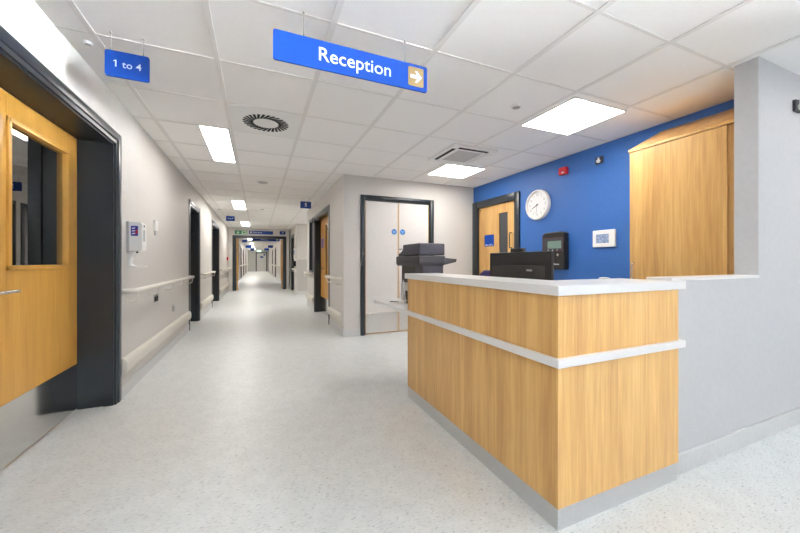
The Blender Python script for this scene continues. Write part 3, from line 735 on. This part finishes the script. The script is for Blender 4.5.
# ------------------------------------------------------------------ ceiling things
def light(x0, x1, y0, y1, label, grp='square and slim panel lights in the ceiling', m='panel'):
    l = thing('ceiling_light', ((x0 + x1) / 2, (y0 + y1) / 2, CE - .012), label, 'ceiling light', grp)
    f = MB(); z0, z1 = CE - .009, CE + .004
    f.box((x0, y0, z0), (x0 + .012, y1, z1)).box((x1 - .012, y0, z0), (x1, y1, z1)).box((x0, y0, z0), (x1, y0 + .012, z1)).box((x0, y1 - .012, z0), (x1, y1, z1))
    f.build('frame', 'rim', l)
    B((x0 + .012, y0 + .012, CE - .006), (x1 - .012, y1 - .012, CE - .0005)).build('diffuser', m, l)
R = lambda k: TY + TS * k
C = lambda k: TX + TS * k
e = .02
light(-.535, C(1) - e, R(3) - .03, R(5) - .06, 'slim corridor panel light nearest us, left of the round diffuser', m='panelb')
light(-.535, C(1) - e, 8.08, 9.35, 'slim corridor panel light, second from us, before the 6 to 9 sign', m='panelc')
light(-.535, C(1) - e, 12.35, 13.6, 'slim corridor panel light just before the cross wall', m='panelc')
for i, y in enumerate((21.3, 26.5, 32.0, 38.5)):
    light(-.535, C(1) - e, y, y + .62, '%s slim panel light beyond the open corridor doors' % ['first', 'second', 'third', 'farthest'][i], m='panelf')
light(C(5) + .05, C(6) + .05, R(0) + .06, R(1) + .035, 'square panel light over the desk, nearer the cupboard')
light(C(5) + .06, C(6) + .06, 3.90, 4.49, 'square panel light in front of the office door, past the air conditioning')
light(2.35, 2.93, 9.9, 10.5, 'square panel light inside the side passage', m='panelc')  # lamp added out of view to brighten the corridor
for i, (k, j) in enumerate(((1, -3), (4, -4), (7, -3), (9, -1), (1, -8), (4, -8), (8, -8))):  # lobby lamps added behind the camera as extra light
    light(C(k) + e, C(k + 1) - e, R(j) + e, R(j + 1) - e, 'square panel light over the lobby, ' + ['left front', 'middle', 'right front', 'beyond the partition end', 'left by the glazing', 'middle by the glazing', 'right by the glazing'][i], m='panell')

ac = thing('air_conditioner', (2.36, 3.46, CE), 'square ceiling air conditioning cassette over reception', 'air conditioner')
ax0, ax1, ay0, ay1 = 2.02, 2.63, 3.19, 3.83
B((ax0, ay0, CE - .028), (ax1, ay1, CE), .006).build('panel', 'rim', ac)
B((ax0 + .14, ay0 + .13, CE - .031), (ax1 - .14, ay1 - .13, CE - .027), .001).build('grille', mat('grille_grey', (.58, .57, .56), .6), ac)
for q in (((ax0 + .04, ay0 + .1), (ax0 + .085, ay1 - .1)), ((ax0 + .1, ay1 - .085), (ax1 - .1, ay1 - .04)), ((ax1 - .085, ay0 + .1), (ax1 - .04, ay1 - .1)), ((ax0 + .1, ay0 + .04), (ax1 - .1, ay0 + .085))):
    B((*q[0], CE - .0295), (*q[1], CE - .0275)).build('air_slot', 'dark', ac)  # flat black strip painted for the shade inside the slot
for q in (((ax1 - .088, ay0 + .095), (ax1 - .037, ay1 - .095)), ((ax0 + .095, ay1 - .088), (ax1 - .095, ay1 - .037))):
    B((*q[0], CE - .036), (*q[1], CE - .0285), .002).build('louver_flap', 'rim', ac)

df = thing('ceiling_diffuser', (.07, 3.44, CE), 'square ceiling tile diffuser with a ring of black slots', 'air diffuser')
B((C(1) + .02, R(2) + .01, CE - .006), (C(2) - .02, R(3) - .01, CE), .002).build('plate', 'rim', df)
sl = MB(); cx_, cy_ = .073, 3.445
for k in range(28):
    a = k * 2 * PI / 28; t = a + .5
    c0 = Vector((cx_ + .155 * math.cos(a), cy_ + .155 * math.sin(a), CE - .0075)); dd = Vector((math.cos(t), math.sin(t), 0)); pp = Vector((-dd.y, dd.x, 0))
    sl.poly([c0 - dd * .05 - pp * .0095, c0 + dd * .052 - pp * .0125, c0 + dd * .052 + pp * .0125, c0 - dd * .05 + pp * .0095], (0, 0, .003))
sl.build('slot_ring', 'dark', df)  # flat black shapes carry the shade inside the slots
def ceil_dome(x, y, r, name, label, cat, m2='gplast', grp=None):
    t = thing(name, (x, y, CE), label, cat, grp)
    MB().lathe([(r, 0), (r, .008), (r * .92, .014), (r * .75, .015)], (x, y, CE), -Z_, 32).build('base', 'rim', t, True)
    MB().lathe([(r * .72, .012), (r * .70, .014 + r * .06), (r * .5, .015 + r * .12), (r * .2, .015 + r * .14)], (x, y, CE), -Z_, 32).build('cover', m2, t, True)
ceil_dome(.08, 6.0, .11, 'ceiling_speaker', 'round white and grey ceiling speaker beyond the round slot diffuser', 'speaker')
ceil_dome(.11, 9.1, .06, 'smoke_detector', 'small smoke detector on the corridor ceiling before the cross wall', 'smoke detector')
ceil_dome(2.03, 2.23, .045, 'sprinkler', 'small grey sprinkler on the ceiling next to the square light over the desk', 'sprinkler')
ceil_dome(-.945, 2.60, .022, 'ceiling_sensor', 'small sensor on the ceiling edge beside the 1 to 4 sign', 'sensor')
ceil_dome(-.9, 9.6, .04, 'ceiling_sensor', 'small sensor on the ceiling edge above the second dark doorway', 'sensor')
ceil_dome(1.05, 7.9, .04, 'ceiling_sensor', 'small sensor on the ceiling edge beside the sign reading 5', 'sensor')

# ------------------------------------------------------------------ signs
def sign(name, x0, x1, z0, z1, y, txt, label, h, tx=None, wires=True, m='signb', hang=.03):
    s_ = thing(name, ((x0 + x1) / 2, y, z0), label, 'sign', 'blue hanging signs' if name == 'hanging_sign' else 'blue signs on the cross wall')
    # rounded board
    r = min(.012, (z1 - z0) * .1); pts = []
    for cx1, cz1, a0 in ((x1 - r, z1 - r, 0), (x0 + r, z1 - r, 90), (x0 + r, z0 + r, 180), (x1 - r, z0 + r, 270)):
        for k in range(5):
            a = math.radians(a0 + k * 22.5); pts.append((cx1 + r * math.cos(a), y - .006, cz1 + r * math.sin(a)))
    bd_ = MB().poly(pts, (0, .012, 0)).build('board', m, s_)
    if txt: MB().text(txt, h, (tx if tx is not None else (x0 + x1) / 2, y - .0068, (z0 + z1) / 2), X_, Z_).build('lettering', 'signw', bd_)
    if wires:
        for q in wires if isinstance(wires, tuple) else (x0 + (x1 - x0) * .18, x1 - (x1 - x0) * .18):
            w_ = MB().cyl((q, y, z1 - .004), (q, y, CE), .0018, 8).cyl((q, y, CE - .008), (q, y, CE), .006, 10).cyl((q, y, z1 - .006), (q, y, z1 + .012), .004, 8)
            w_.build('wire', 'wire', s_)
    return s_, bd_
YS = 1.835
s1, b1 = sign('hanging_sign', .072, .962, 2.192, 2.348, YS, 'Reception', 'long blue hanging sign reading Reception with a tan arrow square', .105, .512, (.225, .815))
sq = []
for cx1, cz1, a0 in ((.928, 2.321, 0), (.842, 2.321, 90), (.842, 2.223, 180), (.928, 2.223, 270)):
    for k in range(5):
        a = math.radians(a0 + k * 22.5); sq.append((cx1 + .008 * math.cos(a), YS - .0085, cz1 + .008 * math.sin(a)))
t_ = MB().poly(sq, (0, .003, 0)).build('arrow_square', 'tan', b1)
az = 2.272
MB().poly([(.848, YS - .0095, az - .011), (.892, YS - .0095, az - .011), (.878, YS - .0095, az - .034), (.893, YS - .0095, az - .034), (.924, YS - .0095, az), (.893, YS - .0095, az + .034), (.878, YS - .0095, az + .034), (.892, YS - .0095, az + .011), (.848, YS - .0095, az + .011)], (0, .001, 0)).build('arrow', 'signw', t_)
sign('hanging_sign', -.808, -.597, 2.222, 2.372, 2.43, '1 to 4', 'blue hanging sign reading 1 to 4 beside the left wall', .056, None, (-.782, -.627))
sign('hanging_sign', .815, 1.035, 2.262, 2.405, 7.2, '5', 'blue hanging sign reading 5 in front of the right wall', .10, None, True, 'signd')
sign('hanging_sign', -.815, -.60, 2.29, 2.43, 10.5, '6 to 9', 'blue hanging sign reading 6 to 9 near the left wall', .058)
yw = YP - .008
s2, b2 = sign('wall_sign', -.325, .575, 2.245, 2.385, yw, 'Exit Area', 'long blue sign with a pale symbol on the cross wall over the open doors', .085, .0, False, 'signd')
B((-.29, yw - .008, 2.275), (-.20, yw - .006, 2.355)).build('symbol', 'gplast', b2)
sign('wall_sign', .83, 1.06, 2.265, 2.40, yw, '10', 'small blue sign reading 10 on the cross wall', .085, None, False, 'signd')
ex = thing('exit_sign', (-.6, yw, 2.2), 'green emergency exit sign on the cross wall at the left', 'sign')
eb = B((-.83, yw - .006, 2.225), (-.385, yw + .006, 2.375), .002).build('board', 'green', ex)
B((-.59, yw - .0075, 2.24), (-.40, yw - .006, 2.36)).build('arrow_field', 'greenp', eb)
MB().poly([(-.55, yw - .009, 2.30), (-.50, yw - .009, 2.345), (-.50, yw - .009, 2.315), (-.44, yw - .009, 2.315), (-.44, yw - .009, 2.285), (-.50, yw - .009, 2.285), (-.50, yw - .009, 2.255)], (0, .001, 0)).build('arrow', 'green', eb)
MB().poly([(-.78, yw - .008, 2.25), (-.74, yw - .008, 2.29), (-.76, yw - .008, 2.33), (-.70, yw - .008, 2.345), (-.66, yw - .008, 2.31), (-.69, yw - .008, 2.28), (-.70, yw - .008, 2.25)], (0, .001, 0)).build('running_figure', 'greenp', eb)
# signs beyond the doors
s3, b3 = sign('hanging_sign', -.28, 1.02, 2.175, 2.33, 18.0, 'Exit Area', 'long blue hanging sign just beyond the open corridor doors', .085, .3, True, 'signb')
B((.85, 17.991, 2.21), (.95, 17.993, 2.29)).build('symbol', 'gplast', b3)
sign('hanging_sign', -.84, -.58, 2.27, 2.43, 21.4, None, 'dark blue hanging sign near the left wall beyond the open doors', .1, None, True, 'signd')
sign('hanging_sign', -.85, -.45, 2.20, 2.40, 28.2, None, 'bright blue hanging sign deep in the far corridor on its left', .1, None, True, 'signb')
sign('hanging_sign', -.62, -.30, 2.15, 2.38, 33.8, None, 'small blue hanging sign near the far end of the corridor on its left', .1, None, True, 'signd')
sign('hanging_sign', .72, 1.08, 2.20, 2.40, 27.4, None, 'dark blue hanging sign deep in the far corridor on its right', .1, None, True, 'signd')
sign('hanging_sign', .55, .95, 2.18, 2.38, 33.2, None, 'blue hanging sign near the far end of the corridor on its right', .1, None, True, 'signb')
xl = thing('lit_exit_sign', (.2, YE - .1, 2.3), 'small lit green exit light above the door at the far end', 'sign')
B((-.05, YE - .06, 2.27), (.35, YE, 2.42), .004).build('case', 'exitlit', xl)

# ------------------------------------------------------------------ light, sky, camera
wd = bpy.data.worlds.new('sky'); SC.world = wd; wd.use_nodes = True
bgd = wd.node_tree.nodes['Background']; wn = wd.node_tree.nodes; wl = wd.node_tree.links
tcw = wn.new('ShaderNodeTexCoord'); sxyz = wn.new('ShaderNodeSeparateXYZ'); rmp = wn.new('ShaderNodeValToRGB')
rmp.color_ramp.elements[0].position = .48; rmp.color_ramp.elements[1].position = .52
rmp.color_ramp.elements[0].color = (.96, .975, 1, 1); rmp.color_ramp.elements[1].color = (.05, .063, .08, 1)   # bright lower half added to light the ceiling; dim sky above
mrw = wn.new('ShaderNodeMapRange'); mrw.inputs[1].default_value = -1; mrw.inputs[2].default_value = 1
wl.new(tcw.outputs['Generated'], sxyz.inputs[0]); wl.new(sxyz.outputs[2], mrw.inputs[0]); wl.new(mrw.outputs[0], rmp.inputs[0]); wl.new(rmp.outputs[0], bgd.inputs[0])
bgd.inputs[1].default_value = 420.0

cam = bpy.data.cameras.new('camera'); co = bpy.data.objects.new('camera', cam); COL.objects.link(co)
cam.sensor_width = 36; cam.lens = 333.53 / 800 * 36; cam.shift_y = -4.95 / 800; cam.clip_start = .05; cam.clip_end = 200
co.location = (0, 0, 1.15); co.rotation_euler = (PI / 2, 0, -.4031)
SC.camera = co
vs = SC.view_settings; vs.view_transform = 'Standard'; vs.look = 'None'; vs.gamma = 1; vs.exposure = 1.05; vs.use_curve_mapping = False
cy = SC.cycles; cy.max_bounces = 10; cy.diffuse_bounces = 7; cy.glossy_bounces = 4; cy.transparent_max_bounces = 8; cy.sample_clamp_indirect = 8
cy.use_denoising = True
